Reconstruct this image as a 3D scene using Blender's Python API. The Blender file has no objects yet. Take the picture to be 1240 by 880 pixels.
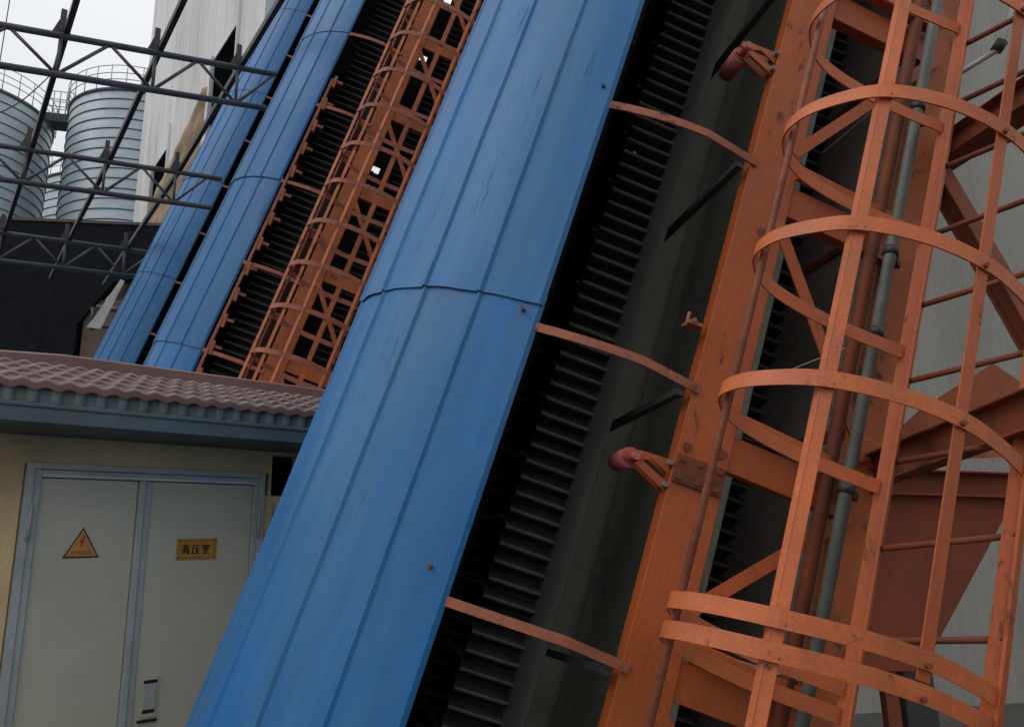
import bpy, math, random
from mathutils import Vector, Matrix
random.seed(7)
R = math.radians
sc = bpy.context.scene
COL = sc.collection

# ------------------------------------------------------------------ camera
F = 913.0; CX, CY = 620.0, 440.0; EYE = 1.65
def vec(*a): return Vector(a)
zen = vec((527-CX)/F, (CY+3400)/F, 1.0).normalized()
fwc = vec(0, 0, 1)
fh = (fwc - zen*fwc.dot(zen)).normalized()
rt = fh.cross(zen)
if rt.x < 0: rt = -rt
RM = Matrix((rt, fh, zen))                 # camera axes (right, up, forward) -> world
CAM = vec(0, 0, EYE)
cd = bpy.data.cameras.new('camera'); cam = bpy.data.objects.new('camera', cd); COL.objects.link(cam)
cd.sensor_width = 36; cd.lens = 36*F/1240; cd.clip_end = 800; cd.clip_start = 0.05
cols = [RM.col[0], RM.col[1], -RM.col[2]]
m3 = Matrix((cols[0], cols[1], cols[2])).transposed()
cam.matrix_world = Matrix.Translation(CAM) @ m3.to_4x4()
sc.camera = cam

# ------------------------------------------------------------------ world, sun, exposure
W = bpy.data.worlds.new('World'); sc.world = W; W.use_nodes = True
wn = W.node_tree; wn.nodes.clear()
SUN_EL, SUN_AZ = R(50), R(250)             # azimuth measured from +Y clockwise
sky = wn.nodes.new('ShaderNodeTexSky'); sky.sky_type = 'NISHITA'; sky.sun_disc = False
sky.sun_elevation = SUN_EL; sky.sun_rotation = SUN_AZ; sky.dust_density = 3.0
tc = wn.nodes.new('ShaderNodeTexCoord'); mp = wn.nodes.new('ShaderNodeMapping'); mp.inputs['Scale'].default_value = (1, 1, 2.2)
nz = wn.nodes.new('ShaderNodeTexNoise'); nz.inputs['Scale'].default_value = 2.2; nz.inputs['Detail'].default_value = 5
cr = wn.nodes.new('ShaderNodeValToRGB')
cr.color_ramp.elements[0].position = .3; cr.color_ramp.elements[0].color = (8.5, 8.7, 8.95, 1)
cr.color_ramp.elements[1].position = .7; cr.color_ramp.elements[1].color = (9.5, 9.6, 9.75, 1)
mx = wn.nodes.new('ShaderNodeMixRGB'); mx.inputs[0].default_value = .93
bg = wn.nodes.new('ShaderNodeBackground'); bg.inputs[1].default_value = .10
wo = wn.nodes.new('ShaderNodeOutputWorld')
L = wn.links.new
L(tc.outputs['Generated'], mp.inputs[0]); L(mp.outputs[0], nz.inputs[0]); L(nz.outputs[0], cr.inputs[0])
sx = wn.nodes.new('ShaderNodeSeparateXYZ'); gr = wn.nodes.new('ShaderNodeMapRange')      # overcast sky: brighter overhead than low down
gr.inputs[1].default_value = 0; gr.inputs[2].default_value = .75; gr.inputs[3].default_value = .60; gr.inputs[4].default_value = 1.30
cg = wn.nodes.new('ShaderNodeCombineColor'); mg = wn.nodes.new('ShaderNodeMixRGB'); mg.blend_type = 'MULTIPLY'; mg.inputs[0].default_value = 1
L(tc.outputs['Generated'], sx.inputs[0]); L(sx.outputs[2], gr.inputs[0]); [L(gr.outputs[0], cg.inputs[i]) for i in range(3)]
L(sky.outputs[0], mx.inputs[1]); L(cr.outputs[0], mx.inputs[2]); L(mx.outputs[0], mg.inputs[1]); L(cg.outputs[0], mg.inputs[2]); L(mg.outputs[0], bg.inputs[0]); L(bg.outputs[0], wo.inputs[0])
sl = bpy.data.lights.new('sun', 'SUN'); sl.energy = .7; sl.angle = R(25); sl.color = (1, .96, .9)
so = bpy.data.objects.new('sun', sl); COL.objects.link(so)
sdir = vec(math.sin(SUN_AZ)*math.cos(SUN_EL), math.cos(SUN_AZ)*math.cos(SUN_EL), math.sin(SUN_EL))
so.rotation_euler = sdir.to_track_quat('Z', 'Y').to_euler(); so.location = (0, 0, 30)
sc.view_settings.view_transform = 'Standard'; sc.view_settings.look = 'None'
sc.view_settings.exposure = -.12; sc.view_settings.gamma = 1; sc.view_settings.use_curve_mapping = False

# ------------------------------------------------------------------ helpers
def ray(x, y): return RM @ vec((x-CX)/F, (CY-y)/F, 1.0)
def un(x, y, z): return CAM + ray(x, y)*z
def hunit(v): return vec(v.x, v.y, 0).normalized()

class MB:
    def __init__(s): s.v = []; s.f = []; s.sm = []
    def add(s, vs, fs, smooth=False):
        b = len(s.v); s.v += [tuple(v) for v in vs]
        s.f += [tuple(b+i for i in f) for f in fs]; s.sm += [smooth]*len(fs); return s
    def hexa(s, c):  # c: 8 corners, bottom loop then top loop
        return s.add(c, [(3,2,1,0),(4,5,6,7),(0,1,5,4),(1,2,6,5),(2,3,7,6),(3,0,4,7)])
    def box(s, x0, x1, y0, y1, z0, z1):
        return s.hexa([(x0,y0,z0),(x1,y0,z0),(x1,y1,z0),(x0,y1,z0),(x0,y0,z1),(x1,y0,z1),(x1,y1,z1),(x0,y1,z1)])
    def bar(s, a, b, w, h, up=(0,0,1)):   # rectangular bar a->b, w across, h along 'up'
        a = Vector(a); b = Vector(b); d = (b-a).normalized(); up = Vector(up)
        x = d.cross(up).normalized(); y = x.cross(d).normalized()
        c = []
        for p in (a, b):
            for sx, sy in ((-1,-1),(1,-1),(1,1),(-1,1)): c.append(p + x*(sx*w/2) + y*(sy*h/2))
        return s.hexa(c)
    def tube(s, pts, r, n=10, closed=False):
        pts = [Vector(p) for p in pts]; N = len(pts); vs = []; fs = []
        prev = None
        for i, p in enumerate(pts):
            t = (pts[(i+1) % N] - pts[i-1]) if closed else (pts[min(i+1, N-1)] - pts[max(i-1, 0)])
            t.normalize()
            if prev is None:
                a = vec(0,0,1) if abs(t.z) < .9 else vec(1,0,0)
                x = t.cross(a).normalized()
            else: x = (prev - t*prev.dot(t)).normalized()
            prev = x; y = t.cross(x)
            for k in range(n):
                q = 2*math.pi*k/n; vs.append(p + x*math.cos(q)*r + y*math.sin(q)*r)
        M = N if closed else N-1
        for i in range(M):
            for k in range(n):
                a0 = i*n+k; a1 = i*n+(k+1) % n; j = ((i+1) % N)*n
                fs.append((a0, a1, j+(k+1) % n, j+k))
        s.add(vs, fs, True)
        if not closed:
            b = len(s.v) - len(vs)
            s.f.append(tuple(b+k for k in reversed(range(n)))); s.sm.append(False)
            s.f.append(tuple(b+(N-1)*n+k for k in range(n))); s.sm.append(False)
        return s
    def strip(s, pts, wid, th, wdir):     # flat bar following pts; wid along wdir, th normal to it
        pts = [Vector(p) for p in pts]; N = len(pts); vs = []; fs = []; wd = Vector(wdir).normalized()
        for i, p in enumerate(pts):
            t = (pts[min(i+1, N-1)] - pts[max(i-1, 0)]).normalized()
            w_ = (wd - t*wd.dot(t)).normalized(); q = t.cross(w_).normalized()
            for sx, sy in ((-1,-1),(1,-1),(1,1),(-1,1)): vs.append(p + w_*(sx*wid/2) + q*(sy*th/2))
        for i in range(N-1):
            for k in range(4):
                a0 = i*4+k; a1 = i*4+(k+1) % 4; fs.append((a0, a1, a1+4, a0+4))
        fs.append((3,2,1,0)); e = (N-1)*4; fs.append((e,e+1,e+2,e+3))
        return s.add(vs, fs)
    def extrude(s, prof, a, b, ux, uy):   # closed 2D profile in axes ux,uy swept a->b
        a = Vector(a); b = Vector(b); ux = Vector(ux); uy = Vector(uy); n = len(prof)
        vs = [a+ux*p[0]+uy*p[1] for p in prof] + [b+ux*p[0]+uy*p[1] for p in prof]
        fs = [(i, (i+1) % n, n+(i+1) % n, n+i) for i in range(n)]
        fs.append(tuple(reversed(range(n)))); fs.append(tuple(range(n, 2*n)))
        return s.add(vs, fs)
    def prism(s, pts, th):                # polygon with thickness vector th
        th = Vector(th); n = len(pts); pts = [Vector(p) for p in pts]
        vs = pts + [p+th for p in pts]
        fs = [tuple(reversed(range(n))), tuple(range(n, 2*n))] + [(i, (i+1) % n, n+(i+1) % n, n+i) for i in range(n)]
        return s.add(vs, fs)
    def build(s, name, mat, parent=None, bevel=0):
        me = bpy.data.meshes.new(name); me.from_pydata(s.v, [], s.f)
        me.polygons.foreach_set('use_smooth', s.sm); me.materials.append(mat); me.update()
        o = bpy.data.objects.new(name, me); COL.objects.link(o)
        if parent: o.parent = parent
        if bevel:
            b = o.modifiers.new('bevel', 'BEVEL'); b.width = bevel; b.segments = 2; b.limit_method = 'ANGLE'; b.angle_limit = R(50)
        return o
def recalc(o):
    import bmesh
    bm = bmesh.new(); bm.from_mesh(o.data); bmesh.ops.recalc_face_normals(bm, faces=bm.faces); bm.to_mesh(o.data); bm.free(); return o
def tag(o, label=None, cat=None, group=None, kind=None):
    if label: o['label'] = label
    if cat: o['category'] = cat
    if group: o['group'] = group
    if kind: o['kind'] = kind
    return o
def empty(name, loc, mat3=None):
    o = bpy.data.objects.new(name, None); COL.objects.link(o); o.empty_display_size = .2
    o.matrix_world = Matrix.Translation(loc) @ (mat3.to_4x4() if mat3 else Matrix.Identity(4)); return o

# ------------------------------------------------------------------ materials
def mat(name, base, alt=None, scale=3.0, rough=.6, metal=0.0, bump=.15, bscale=40, stretch=(1,1,1), spots=None, sp_scale=6, sp_lo=.6, sp_hi=.68, grime=None, gr_scale=1.2, gr_amt=.5, fine=.12, spec=.5):
    m = bpy.data.materials.new(name); m.use_nodes = True; nt = m.node_tree; N = nt.nodes; K = nt.links.new
    bs = N['Principled BSDF']; bs.inputs['Roughness'].default_value = rough; bs.inputs['Metallic'].default_value = metal
    bs.inputs['Specular IOR Level'].default_value = spec
    t = N.new('ShaderNodeTexCoord'); mp = N.new('ShaderNodeMapping'); mp.inputs['Scale'].default_value = stretch
    K(t.outputs['Object'], mp.inputs[0])
    oi = N.new('ShaderNodeObjectInfo'); ad = N.new('ShaderNodeVectorMath'); ad.operation = 'ADD'
    ml = N.new('ShaderNodeMath'); ml.operation = 'MULTIPLY'; ml.inputs[1].default_value = 37.0
    K(oi.outputs['Random'], ml.inputs[0]); K(mp.outputs[0], ad.inputs[0]); K(ml.outputs[0], ad.inputs[1])
    def noise(sc_, det=6, rg=.6):
        n = N.new('ShaderNodeTexNoise'); n.inputs['Scale'].default_value = sc_; n.inputs['Detail'].default_value = det
        n.inputs['Roughness'].default_value = rg; K(ad.outputs[0], n.inputs['Vector']); return n.outputs[0]
    def ramp(src, lo, hi):
        r = N.new('ShaderNodeMapRange'); r.inputs[1].default_value = lo; r.inputs[2].default_value = hi; K(src, r.inputs[0]); return r.outputs[0]
    def mix(f, a, b, mode='MIX'):
        x = N.new('ShaderNodeMixRGB'); x.blend_type = mode
        if isinstance(f, float): x.inputs[0].default_value = f
        else: K(f, x.inputs[0])
        for i, c in ((1, a), (2, b)):
            if isinstance(c, tuple): x.inputs[i].default_value = (*c, 1)
            else: K(c, x.inputs[i])
        return x.outputs[0]
    alt = alt or tuple(c*.7 for c in base)
    c = mix(ramp(noise(scale), .35, .65), base, alt)
    rr = None
    if grime:
        g = ramp(noise(gr_scale, 8, .7), .42, .75)
        q = N.new('ShaderNodeMath'); q.operation = 'MULTIPLY'; q.inputs[1].default_value = gr_amt; K(g, q.inputs[0])
        c = mix(q.outputs[0], c, grime)
    if spots:
        s_ = ramp(noise(sp_scale, 10, .75), sp_lo, sp_hi); c = mix(s_, c, spots)
        r2 = N.new('ShaderNodeMapRange'); r2.inputs[3].default_value = rough; r2.inputs[4].default_value = .95; K(s_, r2.inputs[0]); rr = r2.outputs[0]
    if fine:
        fn = ramp(noise(bscale*3, 3, .6), .3, .7)
        lo = N.new('ShaderNodeMapRange'); lo.inputs[3].default_value = 1-fine; lo.inputs[4].default_value = 1+fine; K(fn, lo.inputs[0])
        cb = N.new('ShaderNodeCombineColor'); [K(lo.outputs[0], cb.inputs[i]) for i in range(3)]
        c = mix(1.0, c, cb.outputs[0], 'MULTIPLY')
    K(c, bs.inputs['Base Color'])
    if rr: K(rr, bs.inputs['Roughness'])
    b = N.new('ShaderNodeBump'); b.inputs['Strength'].default_value = bump; b.inputs['Distance'].default_value = .01
    K(noise(bscale, 8, .65), b.inputs['Height']); K(b.outputs[0], bs.inputs['Normal'])
    return m
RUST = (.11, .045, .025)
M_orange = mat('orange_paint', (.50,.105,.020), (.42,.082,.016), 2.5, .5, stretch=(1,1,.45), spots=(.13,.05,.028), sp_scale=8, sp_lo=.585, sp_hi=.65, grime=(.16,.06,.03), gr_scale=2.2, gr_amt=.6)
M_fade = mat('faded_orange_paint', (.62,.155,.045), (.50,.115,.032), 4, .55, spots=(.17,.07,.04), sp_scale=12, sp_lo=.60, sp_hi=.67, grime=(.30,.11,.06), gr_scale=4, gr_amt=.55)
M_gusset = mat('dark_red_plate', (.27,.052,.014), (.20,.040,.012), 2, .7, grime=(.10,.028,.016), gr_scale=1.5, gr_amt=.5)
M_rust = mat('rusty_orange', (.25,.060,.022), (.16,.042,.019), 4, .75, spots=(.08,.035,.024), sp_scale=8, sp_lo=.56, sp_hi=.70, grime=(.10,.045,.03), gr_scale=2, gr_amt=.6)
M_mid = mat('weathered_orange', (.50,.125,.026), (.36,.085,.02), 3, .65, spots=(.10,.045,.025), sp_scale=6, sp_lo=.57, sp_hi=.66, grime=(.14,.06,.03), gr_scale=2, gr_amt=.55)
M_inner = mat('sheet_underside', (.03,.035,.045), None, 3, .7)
M_strap = mat('primer_strap', (.40,.13,.075), (.26,.085,.05), 6, .7, spots=(.08,.04,.03), sp_scale=14, sp_lo=.55, sp_hi=.66)
M_blue = mat('blue_sheet', (.020,.155,.42), (.022,.135,.34), 2.2, .52, spec=.35, bump=.12, bscale=5, stretch=(1,1,.14), grime=(.10,.21,.31), gr_scale=4, gr_amt=.55, spots=(.02,.06,.13), sp_scale=7, sp_lo=.60, sp_hi=.78, fine=.08)
M_foldlit = mat('lit_rubber_fold', (.14,.14,.13), (.10,.10,.095), 14, .85, bump=.3, bscale=60, spec=.2)  # paler rubber for the painted light lines on the sidewall folds
M_rubber = mat('black_rubber', (.026,.027,.027), (.036,.036,.035), 9, .7, bump=.25, bscale=60, grime=(.06,.06,.055), gr_scale=6, gr_amt=.5, spec=.3)
M_belt = mat('dusty_belt', (.44,.435,.37), (.34,.335,.29), 1.6, .85, bump=.4, bscale=30, grime=(.56,.54,.47), gr_scale=2.3, gr_amt=.6, spots=(.22,.225,.21), sp_scale=2.2, sp_lo=.52, sp_hi=.72, spec=.2)
M_cbelt = mat('grey_green_belt', (.17,.175,.15), (.12,.125,.11), 2, .85, bump=.4, grime=(.20,.20,.17), gr_scale=3, gr_amt=.5, spec=.2)
M_deck = mat('dusty_plate', (.36,.32,.29), (.26,.23,.20), 2.0, .85, grime=(.16,.14,.12), gr_scale=2.5, gr_amt=.6, spots=(.15,.09,.06), sp_scale=4, sp_lo=.6, sp_hi=.7, spec=.2)
M_dark = mat('dark_steel', (.035,.037,.042), (.055,.048,.045), 5, .55, spots=(.09,.05,.035), sp_scale=6, sp_lo=.6, sp_hi=.7)
M_truss = mat('truss_steel', (.12,.125,.13), (.08,.08,.08), 3, .6, spots=(.10,.07,.055), sp_scale=4, sp_lo=.58, sp_hi=.7)
M_galv = mat('galvanised', (.19,.22,.20), (.13,.14,.12), 6, .6, .2, grime=(.12,.10,.07), gr_scale=4, gr_amt=.6, spots=(.16,.10,.06), sp_scale=8, sp_lo=.62, sp_hi=.72)
M_silo = mat('silo_steel', (.46,.53,.57), (.37,.44,.48), .8, .45, .35, bump=.05, bscale=5, stretch=(1,1,2.0), fine=.05)
M_ring = mat('silo_joint', (.16,.19,.21), None, 2, .6)
M_rail = mat('rail_steel', (.42,.44,.45), None, 2, .5)
M_black = mat('black_netting', (.008,.010,.014), (.013,.015,.019), 3, .9, bump=.3, bscale=25, spec=.1)
M_tan = mat('tan_tarp', (.50,.37,.24), (.40,.28,.18), 1.0, .85, stretch=(1,1,.4), grime=(.15,.10,.075), gr_scale=2.4, gr_amt=.85, bump=.5, bscale=6)
M_white = mat('white_cladding', (.80,.80,.80), (.74,.745,.75), .25, .6, bump=.02, stretch=(1,1,.18), grime=(.34,.31,.28), gr_scale=.5, gr_amt=.6, spots=(.30,.25,.21), sp_scale=.55, sp_lo=.56, sp_hi=.80, fine=.03)
M_whitesheet = mat('white_sheet', (.72,.72,.72), None, 2, .6)
M_window = mat('dark_opening', (.004,.005,.006), None, 2, 1.0, spec=.0)
M_grey = mat('grey_wall_sheet', (.32,.31,.275), (.285,.275,.245), .8, .7, bump=.05, bscale=20, stretch=(1,1,.15), grime=(.22,.205,.18), gr_scale=1.6, gr_amt=.5, fine=.10)
M_plaster = mat('yellow_plaster', (.80,.60,.32), (.72,.53,.29), 2, .9, bump=.5, bscale=80, grime=(.22,.15,.10), gr_scale=1.4, gr_amt=.5, fine=.15)
M_door = mat('grey_green_door', (.56,.54,.41), (.52,.50,.385), 1.5, .5, bump=.03, bscale=50, grime=(.30,.285,.22), gr_scale=1.2, gr_amt=.4, fine=.10)
M_frame = mat('door_frame_metal', (.44,.47,.44), (.34,.37,.35), 4, .5, .0)
M_roof = mat('mauve_roof', (.20,.10,.09), (.14,.07,.065), 4, .8, grime=(.16,.13,.12), gr_scale=5, gr_amt=.5, bump=.1, spec=.2)
M_ridge = mat('mauve_ridge_cap', (.25,.135,.12), (.20,.11,.10), 3, .6, grime=(.14,.09,.08), gr_scale=3, gr_amt=.5)
M_lip = mat('pale_tile_lip', (.44,.38,.34), (.30,.25,.22), 8, .6, fine=.15)
M_fascia = mat('grey_green_sheet', (.17,.21,.20), (.13,.155,.15), 5, .55, grime=(.08,.075,.065), gr_scale=6, gr_amt=.6, spots=(.10,.06,.04), sp_scale=9, sp_lo=.64, sp_hi=.72)
M_gutter = mat('teal_gutter', (.095,.135,.145), (.07,.10,.11), 2, .55, grime=(.06,.055,.05), gr_scale=3, gr_amt=.5)
M_signy = mat('sign_gold', (.50,.26,.035), (.42,.2,.03), 12, .45, fine=.1)
M_signo = mat('sign_orange', (.62,.27,.06), None, 12, .5)
M_ink = mat('black_ink', (.015,.013,.012), None, 5, .5)
M_red = mat('red_ink', (.42,.04,.015), None, 5, .5)
M_redroll = mat('red_roller', (.48,.13,.12), (.32,.09,.08), 8, .6)
M_ground = mat('concrete_ground', (.07,.066,.06), (.05,.048,.045), .8, .9, grime=(.07,.06,.05), gr_scale=.5, gr_amt=.6)
M_block = mat('pale_block', (.50,.46,.36), None, 3, .85)
M_hwhite = mat('white_handrail', (.62,.62,.60), (.4,.4,.38), 6, .5)

# ------------------------------------------------------------------ the setting: ground
g = MB(); g.box(-300, 300, -300, 300, -.3, 0)
tag(g.build('ground', M_ground), kind='structure')

# ------------------------------------------------------------------ conveyor frame
D = ray(1600, -2480).normalized()
Wv = vec(D.y, -D.x, 0).normalized()
if Wv.y > 0: Wv = -Wv
Nv = D.cross(Wv).normalized()
if Nv.z < 0: Nv = -Nv
CM = Matrix((-Wv, Nv, D)).transposed()

def arc(th, rr=1.0):   # arched cover section: (n, w)
    return (.2 + 1.15*rr*math.sin(th), -1.0 + 1.05*rr*math.cos(th))

def conveyor(O, d1, seam, hoop0, post0, label, near=True, blackout_top=None, th0=23.0):
    gd = -O.z/D.z
    root = empty('belt_conveyor', O + D*gd, CM)
    tag(root, label, 'conveyor', 'steep covered belt conveyors')
    d0 = gd + .02
    def P(d, n, w): return vec(-w, n, d-gd)
    bv = .003 if near else 0; MO = M_orange if near else M_mid
    # top and bottom chords
    def channel(n0, n1, w, side, name, m):
        # web at w, flanges of 70 mm pointing to -side
        wt = .008; fl = .075*side
        prof = [(0,0),(0,n1-n0),(fl,n1-n0),(fl,n1-n0-.01),(wt*side,n1-n0-.01),(wt*side,.01),(fl,.01),(fl,0)]
        mb = MB(); mb.extrude(prof, P(d0,n0,w), P(d1,n0,w), (1,0,0), (0,1,0)); o = mb.build(name, m, root, bv); recalc(o); return o
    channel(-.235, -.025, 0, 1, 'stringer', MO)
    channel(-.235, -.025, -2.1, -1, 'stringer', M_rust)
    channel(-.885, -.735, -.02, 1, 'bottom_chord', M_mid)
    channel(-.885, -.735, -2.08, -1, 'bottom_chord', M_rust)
    if near:
        s = MB()   # splice plate with bolts
        s.hexa([P(-.06,-.03,.012),P(-.06,-.23,.012),P(.05,-.23,.012),P(.05,-.03,.012),P(-.06,-.03,.002),P(-.06,-.23,.002),P(.05,-.23,.002),P(.05,-.03,.002)])
        recalc(s.build('splice_plate', M_rust, root, .003))
        for dd, n in ((-.04,-.05),(-.04,-.20),(.03,-.05),(.03,-.20),(-.04,-.125),(.03,-.125)):
            b_ = MB(); b_.tube([P(dd,n,.010),P(dd,n,.022)], .010, 6); b_.build('bolt', M_rust, root)
        for dd, n, sz in ((.10,-.19,.03),(.085,-.06,.02)):   # torn rusty weld tabs
            b_ = MB(); b_.prism([P(dd+random.uniform(.6,1.1)*sz*math.cos(k*.9), n+random.uniform(.6,1.1)*sz*math.sin(k*.9), .001) for k in range(7)], P(0,0,.008)-P(0,0,0)); recalc(b_.build('weld_tab', M_rust, root))
    # belts
    step = .075 if near else .09; per = 10 if near else 6
    def belt(n, up, mbelt):
        b = MB(); t = .004
        b.hexa([P(d0,n-t,-.30),P(d0,n-t,-1.80),P(d1,n-t,-1.80),P(d1,n-t,-.30),P(d0,n,-.30),P(d0,n,-1.80),P(d1,n,-1.80),P(d1,n,-.30)])
        bo = b.build('belt', mbelt, root); recalc(bo); bo.data.materials.append(M_rubber)
        for q in range(2, 6): bo.data.polygons[q].material_index = 1
        for wc in ((-.66, -1.44) if near else (-.46, -1.64)):
            sw = MB(); n0 = n if up > 0 else n-t; n1 = n0+(.235 if near else .40)*up
            K = int((d1-d0)/step*per); vs = []; fs = []
            for i in range(K+1):
                d = d0 + i*step/per; ph = 2*math.pi*i/per
                off = .036*(math.sin(ph) + .12*math.sin(2*ph))
                for th in (-.004, .004):
                    vs.append(P(d, n0, wc+off*.9+th)); vs.append(P(d, n1, wc+off+th))
            for i in range(K):
                a = i*4; e = a+4
                fs += [(a, a+1, e+1, e), (a+3, a+2, e+2, e+3), (a+1, a+3, e+3, e+1)]
            sw.add(vs, fs, True); o = sw.build('sidewall', M_rubber, bo); o.data.materials.append(M_foldlit); recalc(o)
            for i in range(K):       # paler faces paint the top-lit line along each fold
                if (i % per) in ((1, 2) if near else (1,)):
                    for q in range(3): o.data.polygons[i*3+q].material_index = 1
        d = d0+.15; k = 0
        while d < d1 and k < 48:
            c = MB(); n0 = n if up > 0 else n-t
            c.prism([P(d,n0,-.76),P(d+.03,n0,-.76),P(d+.075,n0+.24*up,-.76),P(d+.06,n0+.25*up,-.76)], P(0,0,-.60)-P(0,0,0))
            recalc(c.build('cleat', M_rubber, bo)); d += step*4; k += 1
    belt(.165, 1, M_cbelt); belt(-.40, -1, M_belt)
    # plate closing the return run from below
    dk = MB(); q = d0
    while q < d1:
        e = min(q+1.45, d1)
        dk.hexa([P(q,-.80,-.12),P(q,-.80,-2.0),P(e-.012,-.80,-2.0),P(e-.012,-.80,-.12),P(q,-.794,-.12),P(q,-.794,-2.0),P(e-.012,-.794,-2.0),P(e-.012,-.794,-.12)]); q = e
    recalc(dk.build('return_deck', M_deck if near else M_dark, root))
    if blackout_top is not None:   # added black sheet on the far side, blocks light below the cover sheets
        ds = min(blackout_top, d1); nb = -.02 if near else .05
        sk = MB(); sk.hexa([P(d0,.72,-2.06),P(d0,nb,-2.06),P(ds,nb,-2.06),P(ds,.72,-2.06),P(d0,.72,-2.05),P(d0,nb,-2.05),P(ds,nb,-2.05),P(ds,.72,-2.05)])
        recalc(sk.build('far_side_blackout', M_rubber, root))
        if not near:  # added black sheets shut out the sky behind the belts
            q = d0
            while q < d1:
                e = q+.9; sk = MB(); top = .13 if q < 4 else -.1
                sk.hexa([P(q,top,-2.0),P(q,-.78,-2.0),P(e,-.78,-2.0),P(e,top,-2.0),P(q,top,-1.99),P(q,-.78,-1.99),P(e,-.78,-1.99),P(e,top,-1.99)])
                recalc(sk.build('far_side_filler', M_rubber, root)); q = e+(.0 if q < .3 else .10)
        if near:  # added belt-coloured sheet closes the see-through gap between the belts
            sk = MB(); sk.hexa([P(d0,-.03,-1.93),P(d0,-.60,-1.93),P(d1,-.60,-1.93),P(d1,-.03,-1.93),P(d0,-.03,-1.92),P(d0,-.60,-1.92),P(d1,-.60,-1.92),P(d1,-.03,-1.92)])
            recalc(sk.build('far_side_filler', M_belt, root))
    # hoops, arched sheets
    d = hoop0
    while d-1.04 > d0: d -= 1.04
    hs = []
    while d < d1: hs.append(d); d += 1.04
    for d in hs:
        h = MB(); pts = [P(d-.02, -.05, .006)] + [P(d, *arc(R(t), .985)) for t in range(0, 181, 3)] + [P(d-.02, -.05, -2.105)]
        h.strip(pts, .034 if near else .04, .010, (0,0,1)); recalc(h.build('hoop', M_strap, root))
    ribs = ([21] if th0 < 15 else [])+[35, 49, 64, 80, 100, 116, 131, 145]
    d = seam
    while d-2.08 > d0: d -= 2.08
    ss = [d-2.08] + [d+2.08*i for i in range(12)]
    idx = 0
    for s0 in ss:
        e0 = max(s0, d0); e1 = min(s0+2.08+.05, d1)
        if e1-e0 < .2: continue
        jit = random.uniform(-.004, .004)
        # profile over theta with raised ribs
        prof = []
        tt = [th0-1.5, th0-.7, th0]
        for r_ in ribs: tt += [r_-.75, r_-.2, r_+.2, r_+.75]
        tt += [q for q in range(int(th0)+2, 158, 2) if min(abs(q-r_) for r_ in ribs) > 1.2] + [156.5, 157.5]
        tt = sorted(set(tt))
        for t in tt:
            k = 1.0
            for r_ in ribs:
                if abs(t-r_) <= .5: k = 1.011
            if t < th0-1: k = .985
            prof.append((t, k))
        rows = 14 if near else 2; m_ = len(prof)
        def skin(dr):
            vs = []
            for j in range(rows+1):
                f_ = j/rows; dd = e0+(e1-e0)*f_
                lift = 1.006 + jit - .009*f_ + dr
                for t, k in prof:
                    wob = .0012*math.sin(dd*3.1+t*.09)+.0010*math.sin(dd*7.7+t*.23+s0) if near else 0
                    edge = (.003*math.sin(t*.17+s0)+.0025*math.sin(t*.45)) if (near and j == 0) else 0
                    n, w = arc(R(t+jit*60), lift*k+wob); vs.append(P(dd+edge, n, w))
            return vs
        outer, inner = skin(0), skin(-.003)
        fo = []; fi = []
        for j in range(rows):
            for i in range(m_-1):
                a = j*m_+i; fo.append((a, a+m_, a+1+m_, a+1)); fi.append((a, a+1, a+1+m_, a+m_))
        c = MB(); c.add(outer, fo, True); nfo = len(c.f); c.add(inner, fi, True)
        rim = [i for i in range(m_)]+[j*m_+m_-1 for j in range(1, rows+1)]+[rows*m_+i for i in range(m_-2, -1, -1)]+[j*m_ for j in range(rows-1, 0, -1)]
        nr_ = len(rim); c.add([outer[q] for q in rim]+[inner[q] for q in rim], [(k, (k+1) % nr_, nr_+(k+1) % nr_, nr_+k) for k in range(nr_)])
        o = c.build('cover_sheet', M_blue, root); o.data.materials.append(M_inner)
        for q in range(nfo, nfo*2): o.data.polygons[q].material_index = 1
        o.data.set_sharp_from_angle(angle=R(14))
        idx += 1
    # side truss posts and flat diagonals, cross ties
    ps = [post0+1.07*i for i in range(-12, 20) if d0 < post0+1.07*i < d1]
    if near: ps = [-1.55, -.72, .12, 1.25, 2.32, 3.4, 4.5, 5.6]
    for w, sg in ((-.012, 1), (-2.085, -1)):
        for k, d in enumerate(ps):
            mb = MB(); prof = [(0,0),(0,.13),(.012,.13),(.012,.012),(.07,.012),(.07,0)]
            mb.extrude([(a, b) for a, b in [(0,-.07),(0,.07),(.055*sg,.07),(.055*sg,.06),(.008*sg,.06),(.008*sg,-.06),(.055*sg,-.06),(.055*sg,-.07)]],
                       P(d,-.236,w), P(d-.02,-.734,w), (1,0,0), (0,0,1))
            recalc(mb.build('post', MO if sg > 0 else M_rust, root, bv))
            if near and sg > 0:     # second member bolted above the post
                mb = MB(); mb.bar(P(d+.125,-.236,.018), P(d+.085,-.730,.018), .05, .045, (0,0,1)); recalc(mb.build('post', MO, root, bv))
            if k+1 < len(ps):
                e = ps[k+1]; mb = MB()
                a, b = (P(e-.12,-.2,w+.012*sg), P(d+.16,-.78,w+.012*sg)) if k % 2 == 0 or not near else (P(d+.22,-.2,w+.012*sg), P(e-.05,-.78,w+.012*sg))
                if near and sg > 0 and k % 2: a, b = P(d+.22,-.2,w+.012), P(e-.05,-.78,w+.012)
                mb.bar(a, b, .008, .05, (0,0,1)); recalc(mb.build('diagonal_brace', MO if sg > 0 else M_rust, root))
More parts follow.
